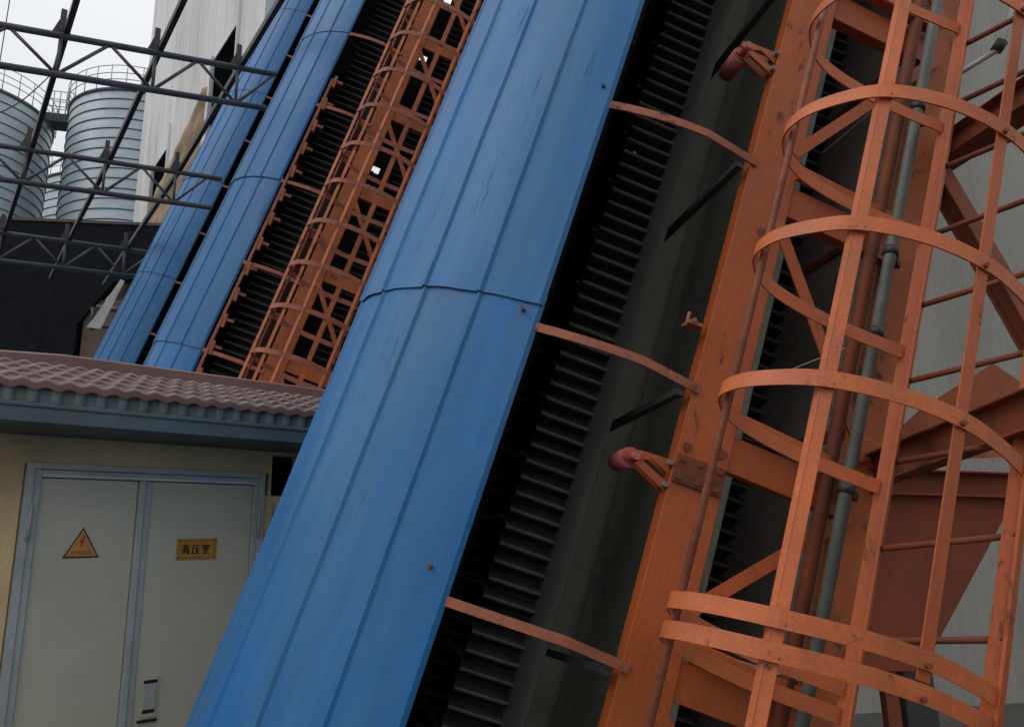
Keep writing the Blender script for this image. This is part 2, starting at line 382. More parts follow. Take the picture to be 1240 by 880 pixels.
    for d in hs[::1]:
        mb = MB(); mb.bar(P(d-.05,.02,.0), P(d-.16,.10,-2.1), .03, .03, (0,0,1)); mb.build('cross_tie', M_dark, root)
        mb = MB(); mb.bar(P(d+.1,-.81,-.03), P(d+.1,-.81,-2.07), .05, .05, (0,0,1)); mb.build('bottom_tie', M_rust, root)
    # edge rollers on forked brackets
    rs = [-.03+1.92*i for i in range(-6, 9) if d0+.2 < -.03+1.92*i < d1] if near else [hoop0-.45+1.04*i for i in range(-8, 14) if d0+.3 < hoop0-.45+1.04*i < d1][:12]
    for d in rs:
        br = MB()
        for w in (-.015, -.060):
            br.prism([P(d-.005,-.02,w),P(d+.05,-.02,w),P(d+.045,.10,w),P(d+.035,.145,w),P(d+.01,.15,w),P(d+.0,.12,w),P(d+.028,.055,w)], P(0,0,-.007)-P(0,0,0))
            br.prism([P(d-.07,-.02,w),P(d-.035,-.02,w),P(d+.005,.075,w),P(d+.01,.10,w),P(d-.01,.115,w)], P(0,0,-.007)-P(0,0,0))
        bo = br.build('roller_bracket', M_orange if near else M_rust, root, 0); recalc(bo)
        ro = MB(); ro.tube([P(d+.018,.118,-.075),P(d+.018,.118,-.22)], .040, 20); ro.tube([P(d+.018,.118,-.068),P(d+.018,.118,-.078)], .026, 16); ro.tube([P(d+.018,.118,.0),P(d+.018,.118,-.075)], .017, 10)
        ro.build('roller', M_redroll, root)
        if near:
            for dd in (.035, -.05):
                bt = MB(); bt.tube([P(d+dd,-.012,.010),P(d+dd,-.012,-.075)], .010, 6); bt.build('bolt', M_galv, bo)
    if near:
        br = MB(); br.box(-.0,.07,.0,.06,.56-gd,.575-gd); br.tube([P(.575,.04,-.03),P(.575,.04,.01)],.01,6); br.tube([P(.55,.06,-.02),P(.61,.06,-.02)],.007,6)
        br.build('clip', M_strap, root)
    if blackout_top is not None and not near:   # angle with small tabs along the lower edge of the sheets
        an = MB(); a = arc(R(20)); an.bar(P(d0,a[0]-.03,a[1]), P(1.5,a[0]-.03,a[1]), .03, .03, (0,1,0)); q = d0
        while q < 1.5:
            an.bar(P(q,a[0]-.03,a[1]), P(q+.01,a[0]-.15,a[1]-.02), .045, .03, (0,0,1)); an.bar(P(q-.09,a[0]-.07,a[1]), P(q+.06,a[0]-.06,a[1]), .05,.03,(0,1,0)); q += .31
        an.build('edge_angle', M_strap, root)
    return root, P, gd

O1 = un(808, 560, 2.8); O2 = un(401, 250, 8.4); O3 = un(284, 250, 14.3)
c1, P1, G1 = conveyor(O1, 6.5, .42, .33, .12, 'nearest steep conveyor with wide blue arched cover and black corrugated sidewall belt', blackout_top=20)
c2, P2, G2 = conveyor(O2, 11.0, .09, .09, .3, 'middle steep blue conveyor rising behind the small hut roof, next to the rusty ladder cage', near=False, blackout_top=1.6)
c3, P3, G3 = conveyor(O3, 11.0, .35, .3, .3, 'farthest and narrowest looking blue conveyor beside the tan tarpaulin', near=False, th0=9.0)

def cover_pt(th, d):
    n, w = arc(R(th), 1.012); return P1(d, n, w)
for k, (x, y) in enumerate(((729,101),(632,376),(521,689))):   # fixings along the lower edge and one on the ridge side
    best = None
    for ti in range(24, 80):
        for di in range(-130, 280, 2):
            p = c1.matrix_world @ cover_pt(ti, di/100); c_ = RM.transposed() @ (p-CAM)
            e_ = abs(CX+F*c_.x/c_.z-x)+abs(CY-F*c_.y/c_.z-y)
            if best is None or e_ < best[0]: best = (e_, ti, di/100)
    a_ = cover_pt(best[1], best[2]); n_, w_ = arc(R(best[1])); ax = vec(-(w_+1)/1.05, (n_-.2)/1.15, 0).normalized()
    b_ = MB(); b_.tube([a_-ax*.012, a_+ax*(.001 if k == 0 else .006)], .008, 10); b_.build('fixing', M_ink if k == 0 else M_rust, c1)

# ------------------------------------------------------------------ caged ladders
def catmull(pts, n=6):
    out = []; p = [pts[0]]+pts+[pts[-1]]
    for i in range(1, len(p)-2):
        for k in range(n):
            t = k/n; a, b, c, d = p[i-1], p[i], p[i+1], p[i+2]
            out.append(tuple(.5*((2*b[j])+(-a[j]+c[j])*t+(2*a[j]-5*b[j]+4*c[j]-d[j])*t*t+(-a[j]+3*b[j]-3*c[j]+d[j])*t**3) for j in range(len(a))))
    out.append(pts[-1]); return out
HOOP = [(-.66,.285,-.07),(-.36,.275,-.06),(-.10,.30,-.03),(.03,.40,0),(.045,.52,.01),(-.01,.64,.02),(-.12,.755,.03),(-.32,.80,.045),(-.54,.785,.05),(-.72,.73,.04),(-.875,.655,.03)]
def ladder(O, d_lo, d_hi, hoops, rung0, label, near=True, extra_bottom=True):
    gd = -O.z/D.z; root = empty('caged_ladder', O + D*gd, CM); tag(root, label, 'ladder', 'caged ladders on the conveyors')
    def P(d, n, w): return vec(-w, n, d-gd)
    bv = .002 if near else 0; MO = M_orange if near else M_mid; MF = M_fade if near else M_mid
    lo = gd if not near else d_lo
    A, B = (-.69,.30), (-.88,.66)
    for i, (n, w) in enumerate((A, B)):
        mb = MB(); s = gd+.01 if i == 0 else d_lo-.05
        mb.bar(P(s,n,w), P(d_hi,n,w), .012, .047, (.62,-.6,0) if i == 0 else (.5,-.85,0)); mb.bar(P(s,n+.018,w-.02), P(d_hi,n+.018,w-.02), .012, .04, (-.6,-.62,0))
        recalc(mb.build('stile', MO, root, bv))
    d = rung0
    while d-.31 > (d_lo if near else gd+.2): d -= .31
    while d < d_hi:
        mb = MB(); mb.tube([P(d,A[0],A[1]), P(d+.105,B[0],B[1])], .011, 8); mb.build('rung', M_rust, root); d += .31
    for h in hoops:
        mb = MB(); pts = [P(h+dd, n, w) for n, w, dd in catmull(HOOP)]
        mb.strip(pts, .050, .006, (0,0,1)); o = mb.build('cage_hoop', M_fade if near else M_strap, root); recalc(o)
    top = max(hoops)+.03; bot = min(hoops)
    mb = MB(); mb.tube([P(bot-.45 if near else bot,.015,.43), P(top,.0,.43)], .013, 10); mb.build('cage_bar', M_strap, root)
    mb = MB(); mb.bar(P(bot-.7 if near else bot,-.131,.742), P(top,-.131,.742), .006, .036, (-.46,-.89,0)); mb.bar(P(bot-.7 if near else bot,-.1135,.7265), P(top,-.1135,.7265), .006, .024, (.98,.215,0)); recalc(mb.build('cage_bar', MF, root, bv))
    mb = MB(); mb.bar(P(bot+.08 if near else bot,-.535,.777), P(top,-.535,.777), .006, .046, (.15,-1,0)); 
    b_ = mb; recalc(b_.build('cage_bar', MO, root, bv))
    if near:      # bolts where hoops meet the bars
        for h in hoops:
            for n, w, dd, an in ((-.131,.742,.03,(-.46*1,-.89)), (-.535,.777,.05,(.15,-1))):
                for q in (-.012,):
                    c = P(h+dd+q, n, w); ax = vec(an[1], an[0], 0).normalized()
                    if ax.x > 0: ax = -ax
                    b_ = MB(); b_.tube([c+ax*.008, c+ax*.024], .0085, 6); b_.build('bolt', M_rust, root)
    else:
        for n, w in ((.03,.55), (-.30,.79), (-.72,.72)):
            mb = MB(); mb.bar(P(bot,n,w), P(top,n,w), .01, .045, (-.7,-.7,0)); mb.build('cage_bar', MF, root)
    return root
ladder(O1, -.52, 6.0, [1.71+.51*i for i in range(8)]+[1.2,.70,.18,-.50,-.585], .21, 'nearest caged ladder of orange flat bar hoops running up beside the wide blue cover')
ladder(O2, -5.4, 10.5, [-.04-.48*i for i in range(9)]+[.42,.91,1.38,1.88]+[1.88+.48*i for i in range(1,14)], .1, 'farther rusty orange ladder cage between the middle conveyor and the wide blue cover', near=False)

# galvanised conduit beside the ladder
def PW(P, root, d, n, w): return root.matrix_world @ P(d, n, w)
def wp(d, n, w): return O1 + D*d + Nv*n + Wv*w
mb = MB(); mb.tube([wp(G1+.05,-.66,.10), wp(6,-.66,.10)], .024, 14)
pipe = empty('conduit_pipe', wp(G1,-.66,.10)); tag(pipe, 'weathered galvanised pipe clamped along the orange truss behind the nearest ladder cage', 'pipe')
def rel(mb, root):
    off = root.matrix_world.translation; mb.v = [tuple(Vector(v)-off) for v in mb.v]; return mb
rel(mb, pipe).build('tube', M_galv, pipe)
for d in (1.85, 1.12, .1, .75):
    mb = MB(); mb.tube([wp(d,-.66,.10), wp(d+.035,-.66,.10)], .031, 14); mb.bar(wp(d+.02,-.66,.10), wp(d+.02,-.75,.02), .03, .03, D)
    rel(mb, pipe).build('clamp', M_dark, pipe)
mb = MB(); mb.tube([wp(G1+.05,-.625,.02), wp(6,-.625,.02)], .028, 12)
tag(mb.build('drain_pipe', M_rust), 'brown rusty pipe running close behind the galvanised pipe', 'pipe')

# ------------------------------------------------------------------ platform support to the right of the ladder
pf = empty('platform_support', wp(.2,-.9,0)); tag(pf, 'rusty red steel bracket beams and triangular gusset plate behind the nearest ladder', 'steel bracket')
def ibeam(a, b, h, w, up, name, m, bevel=.003):
    a = Vector(a); b = Vector(b); d = (b-a).normalized(); up = Vector(up); x = d.cross(up).normalized(); y = x.cross(d).normalized()
    t = .009
    pr = [(-w/2,-h/2),(w/2,-h/2),(w/2,-h/2+t),(t/2,-h/2+t),(t/2,h/2-t),(w/2,h/2-t),(w/2,h/2),(-w/2,h/2),(-w/2,h/2-t),(-t/2,h/2-t),(-t/2,-h/2+t),(-w/2,-h/2+t)]
    mb = MB(); mb.extrude(pr, a, b, x, y); o = rel(mb, pf).build(name, m, pf, bevel); recalc(o)
Z = vec(0,0,1)
ibeam(wp(1.90,-.98,-.3), wp(1.90,-.98,1.6), .16, .10, D, 'beam', M_rust)
def ipt(x, y, w):     # where the sight line of a measured corner meets the truss side plane at offset w
    q = ray(x, y); return CAM + q*(((O1-CAM).dot(Wv)+w)/q.dot(Wv))
ibeam(ipt(1058,570,-.02), ipt(1262,492,.75), .125, .09, Z, 'beam', M_rust)
ibeam(ipt(1045,583,-.06), ipt(1262,590,-.06), .105, .11, Z, 'beam', M_gusset)
ibeam(wp(1.80,-.9,-.1), wp(.40,-1.55,.35), .09, .08, Wv, 'brace', M_rust)
mb = MB(); mb.prism([ipt(1080,560,-.10), ipt(1095,515,-.10), ipt(1118,494,-.10), ipt(1203,440,-.10), ipt(1262,480,-.10), ipt(1262,550,-.10)], Wv*-.012)
recalc(rel(mb, pf).build('gusset_plate', M_mid, pf))
mb = MB(); a = ipt(1072,805,-.10); mb.bar(a, vec(a.x, a.y, .0), .05, .05, vec(1,0,0)); rel(mb, pf).build('post', M_rust, pf)
mb = MB(); a = ipt(1104,838,-.16); mb.bar(a+vec(0,0,.10), vec(a.x, a.y, .0), .13, .12, vec(1,0,0)); rel(mb, pf).build('base_block', M_dark, pf, .004)
mb = MB(); mb.prism([ipt(1046,600,-.05), ipt(1229,603,-.05), ipt(1135,778,-.05), ipt(1110,812,-.05), ipt(1000,812,-.05)], Wv*-.012)
recalc(rel(mb, pf).build('gusset_plate', M_gusset, pf))
# handrail seen past the ladder
mb = MB(); mb.tube([un(1150,96,3.4), un(1206,62,3.3), un(1214,52,3.29), un(1222,22,3.32), un(1230,-20,3.4)], .012, 10)
hr = empty('handrail', wp(1.7,-.95,.12)); tag(hr, 'short white bent handrail with a black clamp above the platform beam', 'handrail')
rel(mb, hr).build('tube', M_hwhite, hr)
mb = MB(); mb.tube([un(1206,62,3.3), un(1214,50,3.29)], .026, 8); rel(mb, hr).build('clamp', M_dark, hr)

# small pale lump stuck on the sidewall
mb = MB()
for k in range(5):
    c = wp(1.62+random.uniform(-.015,.015), .36+random.uniform(-.03,.03), -.665); r = random.uniform(.008,.014)
    vs = []; 
    for i in range(5):
        for j in range(8):
            th = math.pi*(i+.5)/5; ph = 2*math.pi*j/8; q = r*random.uniform(.75,1.15)
            vs.append(c+vec(math.sin(th)*math.cos(ph), math.sin(th)*math.sin(ph), math.cos(th))*q)
    fs = [(i*8+j, i*8+(j+1)%8, (i+1)*8+(j+1)%8, (i+1)*8+j) for i in range(4) for j in range(8)]+[tuple(range(8)), tuple(range(32,40))]
    mb.add(vs, fs)
tag(mb.build('plaster_lump', M_lip), 'small pale lump of dirt stuck to the black corrugated belt wall', 'dirt lump')

# ------------------------------------------------------------------ hut
u = hunit(ray(1600, 633)); hn = vec(u.y, -u.x, 0)
if hn.y > 0: hn = -hn
HB = un(165, 575, 4.3)
HO = vec(HB.x, HB.y, 0)
HM = Matrix((u, -hn, vec(0,0,1))).transposed()     # local x along wall, y into the hut, z up
hut = empty('electrical_hut', HO, HM)
tag(hut, 'small yellow plastered hut with mauve corrugated roof and grey double doors', 'hut')
mb = MB()
mb.box(-3.2,-.55,0,.2,0,2.55); mb.box(.77,2.0,0,.2,0,1.98); mb.box(-.55,.80,0,.2,2.12,2.55); mb.box(.80,.82,0,.2,1.98,2.55); mb.box(1.0,2.0,0,.2,1.98,2.55); mb.box(.82,1.0,0,.2,2.24,2.55)
mb.box(-3.2,-3.0,.2,2.6,0,2.55); mb.box(1.8,2.0,.2,2.6,0,2.55); mb.box(-3.0,1.8,2.4,2.6,0,2.55)
mb.build('wall', M_plaster, hut)
mb = MB(); mb.box(.822,.998,.08,.1,1.985,2.235); mb.build('vent_opening', M_window, hut)
mb = MB(); mb.box(.83,.99,-.05,-.001,1.83,1.93); mb.box(.82,.99,-.04,-.001,1.70,1.80); mb.build('ledge_block', M_block, hut, .006)
# door frame
fr = MB()
for a, b, y in ((-.545,-.505,-.035),(-.505,-.47,-.020)):
    fr.box(a,b,y,.05,0,2.105)
fr.box(.70,.73,-.02,.05,0,2.105); fr.box(.73,.765,-.035,.05,0,2.105)
fr.box(-.545,.765,-.036,.05,2.086,2.118); fr.box(-.47,.70,-.018,.05,2.045,2.085)
fr.box(.018,.052,-.026,.05,0,2.044); fr.box(.052,.088,-.012,.05,0,2.044)
fr.build('door_frame', M_frame, hut, .004)
tl = MB(); tl.box(-.47,.70,-.022,-.0185,2.047,2.060); tl.build('door_trim', M_whitesheet, hut)
for a, b in ((-.468,.016),(.090,.698)):
    lf = MB(); lf.box(a,b,.0,.045,.02,2.042); leaf = lf.build('door_leaf', M_door, hut, .003)
    if a > 0:
        h = MB(); h.box(.118,.218,-.006,-.001,.765,.985); h.box(.128,.208,-.010,-.006,.775,.975); ho = h.build('handle', M_door, leaf, .003)
        h = MB(); h.box(.133,.203,-.0135,-.0102,.948,.965); h.build('handle_slot', M_ink, leaf)
        h = MB(); h.box(.135,.200,-.0135,-.0102,.797,.812); h.build('handle_slot', M_ink, leaf)
        h = MB(); h.box(.114,.216,-.014,-.0002,.752,.763); h.build('handle_base', M_ink, leaf)
        h = MB(); h.box(.135,.200,-.017,-.0102,.815,.945); h.build('handle_flap', M_frame, leaf, .003)
    hg = MB(); x = -.507 if a < 0 else .732
    hg.tube([(x,-.04,1.72),(x,-.04,1.90)], .009, 8); hg.build('hinge', M_frame, leaf)
    hg = MB(); hg.tube([(x,-.04,.5),(x,-.04,.66)], .009, 8); hg.build('hinge', M_frame, leaf)
# roof: stepped corrugated sheet
PIT = .102
def roofz(t): return 2.455 + .405*t         # t 0 at eave, 1 at ridge
rf = MB(); lips = MB(); rows = 5; x0, x1 = -3.5, 2.3; nx = int((x1-x0)/PIT*10)
y_e, y_r = -.45, .95
for r_ in range(rows):
    ya = y_e+(y_r-y_e)*r_/rows; yb = y_e+(y_r-y_e)*(r_+1)/rows
    vs = []; fs = []
    for i in range(nx+1):
        x = x0+i*PIT/10; wv = .008*math.sin(2*math.pi*x/PIT)
        za = roofz(r_/rows)+.020; zb = roofz((r_+1)/rows)-.004
        vs += [(x,ya,za+wv),(x,ya,za+wv-.045),(x,yb,zb+wv)]
    for i in range(nx):
        a = i*3; fs.append((a, a+3, a+5, a+2)); fs.append((a, a+1, a+4, a+3))
    rf.add(vs, fs, True)
    vs2 = []; fs2 = []
    for i in range(nx+1):
        x = x0+i*PIT/10; wv = .008*math.sin(2*math.pi*x/PIT); za = roofz(r_/rows)+.020+wv
        vs2 += [(x,ya-.001,za+.0005),(x,ya-.001,za-.012),(x,ya+.012,za+.0045)]
    for i in range(nx):
        a = i*3; fs2.append((a,a+1,a+4,a+3)); fs2.append((a,a+3,a+5,a+2))
    lips.add(vs2, fs2, False)
rfo = rf.build('roof', M_roof, hut); lips.build('tile_lip', M_lip, rfo)
b2 = MB(); b2.prism([(x0,y_e+.08,2.40),(x1,y_e+.08,2.40),(x1,y_r,2.80),(x0,y_r,2.66)], (0,0,.03)); b2.prism([(x0,y_r,2.66),(x1,y_r,2.86),(x1,3.0,2.35),(x0,3.0,2.35)], (0,0,.03)); b2.build('roof_deck', M_ridge, hut)
rc = MB()   # ridge cap, dropping to the left of the apex
for a, b in (((-.245,2.925),(2.3,2.925)), ((-.245,2.925),(-3.5,2.70))):
    vs = []
    for x, z in (a, b): vs += [(x,y_r-.15,z-.03),(x,y_r-.10,z-.01),(x,y_r,z+.01),(x,y_r+.12,z-.06),(x,y_r-.15,z-.125)]
    rc.add(vs, [(0,1,6,5),(1,2,7,6),(2,3,8,7),(4,0,5,9),(3,4,9,8)])
recalc(rc.build('ridge_cap', M_ridge, hut))
fa = MB(); vs = []; fs = []; nx2 = int((x1-x0)/PIT*10)
for i in range(nx2+1):
    x = x0+i*PIT/10; k = (i % 10)/10; off = .014*max(-1, min(1, 1.8*math.sin(2*math.pi*x/PIT)))
    vs += [(x,y_e+.02+off,2.455+.014*math.sin(2*math.pi*x/PIT)),(x,y_e+.03+off,2.365)]
for i in range(nx2): a = i*2; fs.append((a,a+1,a+3,a+2))
fa.add(vs, fs, True); fa.build('fascia', M_fascia, hut)
gu = MB(); gu.box(x0,x1,y_e-.02,y_e+.012,2.262,2.352); gu.box(x0,x1,y_e+.012,-.002,2.262,2.275); gu.box(x0,x1,y_e-.028,y_e-.02,2.335,2.356); gu.build('gutter', M_gutter, hut, .004)

# signs on the doors
def text_mesh(body, size, m, name, parent, loc, depth=.001, bold=.0):
    cu = bpy.data.curves.new(name, 'FONT'); cu.body = body; cu.size = size; cu.extrude = depth; cu.align_x = 'CENTER'; cu.align_y = 'CENTER'; cu.offset = bold
    o = bpy.data.objects.new(name, cu); COL.objects.link(o)
    dg = bpy.context.evaluated_depsgraph_get(); me = bpy.data.meshes.new_from_object(o.evaluated_get(dg)); bpy.data.objects.remove(o)
    me.transform(Matrix.Rotation(R(90), 4, 'X')); me.materials.clear(); me.materials.append(m)
    o = bpy.data.objects.new(name, me); COL.objects.link(o); o.parent = parent; o.location = loc; return o
def hl(x, y, z): return HM @ vec(x, y, z) + HO
ws = empty('warning_sign', hl(-.243,-.002,1.628), HM); tag(ws, 'triangular orange warning sign with red lightning bolt on the left door', 'sign')
mb = MB(); mb.prism([(-.088,0,0),(.088,0,0),(0,0,.158)], (0,-.003,0)); recalc(mb.build('border', M_ink, ws))
mb = MB(); mb.prism([(-.077,-.0032,.007),(.077,-.0032,.007),(0,-.0032,.145)], (0,-.001,0)); recalc(mb.build('plate', M_signo, ws))
mb = MB(); mb.prism([(.006,-.0044,.118),(-.016,-.0044,.078),(-.003,-.0044,.080),(-.013,-.0044,.048),(.016,-.0044,.088),(.003,-.0044,.088),(.012,-.0044,.110)], (0,-.001,0)); recalc(mb.build('lightning_bolt', M_red, ws))
text_mesh('有电危险', .026, mat('faint_red_ink', (.42,.13,.03), None, 5, .5), 'lettering', ws, (0,-.0048,.024), .0005)
rs_ = empty('room_sign', hl(.372,-.002,1.66), HM); tag(rs_, 'rectangular gold sign with black Chinese lettering on the right door', 'sign')
mb = MB(); mb.box(-.118,.118,-.004,0,-.060,.060); mb.build('plate', M_signy, rs_, .006)
mb = MB()
for a in ((-.102,.102,.046,.049),(-.102,.102,-.049,-.046)): mb.box(a[0],a[1],-.0052,-.0042,a[2],a[3])
for a in ((-.105,-.102,-.049,.049),(.102,.105,-.049,.049)): mb.box(a[0],a[1],-.0052,-.0042,a[2],a[3])
mb.build('border', mat('dull_gold', (.25,.12,.03), None, 5, .5), rs_)
GL = {'gao': [((5,10),(5,9)),((.3,8.6),(9.7,8.6)),((3,7.4),(7,7.4)),((3,7.4),(3,5.7)),((7,7.4),(7,5.7)),((3,5.8),(7,5.8)),((1.2,4.7),(8.8,4.7)),((1.2,4.7),(1.2,0)),((8.8,4.7),(8.8,0)),((8.8,.3),(7.6,.6)),((3.4,3.3),(6.6,3.3)),((3.4,3.3),(3.4,1.2)),((6.6,3.3),(6.6,1.2)),((3.4,1.3),(6.6,1.3))],
 'ya': [((1.3,9),(9.4,9)),((1.5,9),(1.4,4)),((1.4,4),(.3,.3)),((3,5.4),(9,5.4)),((5.9,7.8),(5.9,.6)),((2.2,.6),(9.7,.6)),((7.4,3.8),(8.4,2.3))],
 'shi': [((5,10),(5.2,9)),((.7,8.6),(9.3,8.6)),((.8,8.6),(.8,7)),((9.2,8.6),(9.2,7)),((2,7.1),(8,7.1)),((4.6,7),(2.6,5.1)),((2.6,5.1),(7.4,5.3)),((6.4,6.3),(7.8,4.7)),((1.8,3.4),(8.2,3.4)),((5,4.9),(5,.5)),((.4,.4),(9.6,.4))]}
for k, g_ in enumerate(('gao', 'ya', 'shi')):
    mb = MB()
    for n_, ((xa_, ya_), (xb_, yb_)) in enumerate(GL[g_]):
        ox = -.030*2.2+k*.058-.021; f_ = .0048; yy = -.0046-.00008*n_
        a = vec(ox+xa_*f_*.95, yy, -.027+ya_*f_*1.12); b = vec(ox+xb_*f_*.95, yy, -.027+yb_*f_*1.12); e = (b-a).normalized()*.0022
        mb.bar(a-e, b+e, .0011, .0070 if abs((b-a).z) > abs((b-a).x) else .0052, (b-a).cross(vec(0,1,0)))
    mb.build('character', M_ink, rs_)
mb = MB()
for x in (-.108,.108):
    for z in (-.052,.052): mb.tube([(x,-.0045,z),(x,-.0075,z)], .005, 8)
mb.build('screw', M_galv, rs_)

# ------------------------------------------------------------------ open roof frame: trusses and purlins
pv = hunit(ray(-126, 678)); qv = vec(-pv.y, pv.x, 0)
if qv.x < 0: qv = -qv
T0 = un(288, 82, 10); T0 = vec(T0.x, T0.y, 0)
def tw(p, q, z): return T0 + pv*p + qv*q + vec(0,0,z)
TR = [(0.0, 7.86, .205, .52), (2.83, 7.55, .13, .72), (6.29, 7.38, .075, .5)]
wordT = ['nearest and highest', 'middle', 'lowest and farthest']
brmat = M_truss
for i, (p, z0, sl_, qe) in enumerate(TR):
    root = empty('roof_truss', tw(p, -1, z0-.6)); tag(root, wordT[i]+' of the three dark steel lattice trusses crossing at the left', 'truss', 'bare lattice roof trusses')
    zt = lambda q: z0+sl_*q; zb = lambda q: z0-.53+sl_*.93*q
    for nm, zf, e in (('top_chord', zt, qe), ('bottom_chord', zb, qe-.12)):
        mb = MB(); mb.tube([tw(p,-9,zf(-9)), tw(p,e,zf(e))], .040, 10); rel(mb, root).build(nm, brmat, root)
    k = -8
    while k <= 0:
        for nm, a, b in (('vertical', tw(p,k,zb(k)), tw(p,k,zt(k))), ('web_bar', tw(p,k,zb(k)), tw(p,k+.5,zt(k+.5))), ('web_bar', tw(p,k+.5,zt(k+.5)), tw(p,k+1,zb(k+1)))):
            if nm == 'web_bar' and (tw(p,k+1,0)-T0-pv*p).dot(qv) > qe+.2 and a.z > b.z: continue
            mb = MB(); mb.tube([a, b], .021, 8); rel(mb, root).build(nm, brmat, root)
        mb = MB(); b0 = tw(p,k,zt(k)); mb.bar(b0+vec(0,0,.03), b0+vec(0,0,.34), .05, .06, qv)
        mb.prism([b0-qv*.09+Z*.04, b0+qv*.10+Z*.04, b0+qv*.03+Z*.22, b0-qv*.03+Z*.22], pv*.02); recalc(rel(mb, root).build('purlin_cleat', M_dark, root))
        k += 1
pl = ['rightmost', 'second from the right', 'third from the right', 'leftmost']
for j, q in enumerate((0, -1.0, -2.0, -3.05)):
    zz = [z0+sl_*q for (_, z0, sl_, _) in TR]
    pts = [tw(-6, q+.02, zz[0]+(zz[0]-zz[1])*2.1*.9), tw(0, q+.05, zz[0]+.08), tw(2.83, q+.06, zz[1]+.08), tw(6.29, q+.06, zz[2]+.08), tw(8.5, q+.06, zz[2]-.05)]
    mb = MB()
    for a, b in zip(pts, pts[1:]): mb.bar(a, b+(b-a).normalized()*.02, .06, .09, Z)
    root = mb.build('purlin', M_dark); tag(root, pl[j]+' of the long dark steel purlins running back over the trusses', 'purlin', 'long roof purlins')

# ------------------------------------------------------------------ black shed
bs = empty('netted_shed', vec(-12.5, 19.5, 0)); tag(bs, 'large shed front hung with black netting behind the lowest truss', 'shed')
pz = 20.0
poly = [un(-260,246,pz), un(205,268,pz), un(186,308,pz), un(166,336,pz), un(137,341,pz), un(100,396,pz), un(100,470,pz)]
poly = [vec(p.x, 18.9, p.z) for p in poly]; poly[-1].z = 0; poly.append(vec(poly[0].x, 18.9, 0))
mb = MB(); mb.prism(poly, (0,.25,0)); recalc(rel(mb, bs).build('netting', M_black, bs))
mb = MB(); a = poly[0]; mb.bar(a+vec(0,.12,.04), poly[1]+vec(0,.12,.04), .3, .08, Z); rel(mb, bs).build('top_rail', M_dark, bs)
mb = MB(); mb.box(poly[0].x, poly[5].x, 19.16, 24, 0, 8.2); rel(mb, bs).build('body', M_black, bs)
# brown stack behind the netting's right end
mb = MB(); c = un(118,420,19.6); mb.box(c.x-.5, c.x+2.2, c.y+.1, c.y+2.0, 0, c.z+1.3)
tag(mb.build('brown_store', mat('brown_panel', (.16,.10,.075), (.10,.07,.055), 1.5, .9)), 'low brown panelled store seen beside the foot of the far blue conveyor', 'store')
# strut frame in front of the tarp opening
mb = MB(); A_ = un(118,372,18.6); B_ = un(165,378,18.6); mb.tube([A_, B_], .07, 8); mb.tube([un(113,395,18.6), un(165,395,18.6)], .06, 8); mb.tube([un(140,395,18.6), un(160,374,18.6)], .05, 8); mb.tube([un(113,372,18.6), un(112,400,18.6)], .05, 8)
tag(mb.build('steel_bracket', M_dark), 'small dark steel bracket at the edge of the black netting', 'bracket')

# ------------------------------------------------------------------ tan tarpaulin gallery
A0 = un(246,108,21.0); A1 = un(179,268,21.0); A2 = un(116,402,21.0)
dd = (A2-A0).normalized(); side = vec(.93,-.35,0).normalized()
vs = []; fs = []; nr, nc = 40, 14; Lg = (un(98,440,21.0)-A0).length
for i in range(nr+1):
    for j in range(nc+1):
        p = A0+dd*(Lg*i/nr)+side*(1.7*j/nc)
        p = p+vec(0,-1,0)*(.035*math.sin(i*.9+j*.5)+.02*math.sin(i*2.3-j*1.3)+.02*math.sin(j*2.2))
        if j == 0: p = p+side*(.025*math.sin(i*.8)+.03*math.sin(i*.33))
        vs.append(p)
for i in range(nr):
    for j in range(nc): a = i*(nc+1)+j; fs.append((a,a+1,a+nc+2,a+nc+1))
mb = MB(); mb.add(vs, fs, True); o = mb.build('tarpaulin', M_tan); tag(o, 'wrinkled tan tarpaulin hanging along a slope beside the farthest blue conveyor', 'tarpaulin')
s_ = o.modifiers.new('thickness', 'SOLIDIFY'); s_.thickness = .03
mb = MB(); mb.prism([un(146,338,17.6), un(150,340,17.6), un(121,398,17.6), un(104,396,17.6), un(113,386,17.6)], (0,.04,0)); o = recalc(mb.build('white_sheet', M_whitesheet)); tag(o, 'torn white sheet flapping at the lower edge of the tan tarpaulin', 'sheet')

# ------------------------------------------------------------------ tall white building
BW = un(175, 130, 28); BW = vec(BW.x, BW.y, 0); bn = vec(pv.y, -pv.x, 0)
if bn.x > 0: bn = -bn      # faces left / towards us
if bn.dot(-vec(BW.x, BW.y, 0)) < 0: bn = -bn
BMx = Matrix((-pv, bn*-1, Z)).transposed()
wb = empty('white_building', BW, BMx); tag(wb, 'tall white clad building with dirty streaks and two narrow dark openings', 'building')
def wbx(mb, a, b, z0, z1, y0=0, y1=.4): mb.box(a, b, y0, y1, z0, z1)
mb = MB()
XE = 12.6
wins = [(8.7, 10.75, 12.3, 14.75), (2.5, 4.45, 12.2, 14.15)]
wbx(mb, 0, XE, 14.75, 34); wbx(mb, 0, XE, 0, 12.2)
wbx(mb, 0, 2.5, 12.2, 14.75); wbx(mb, 4.45, 8.7, 12.2, 14.75); wbx(mb, 10.75, XE, 12.2, 14.75); wbx(mb, 2.5, 4.45, 14.15, 14.75); wbx(mb, 8.7, 10.75, 12.2, 12.3)
mb.box(0, XE, .4, 9, 33.6, 34); mb.box(0,.4,.4,9,0,33.6)
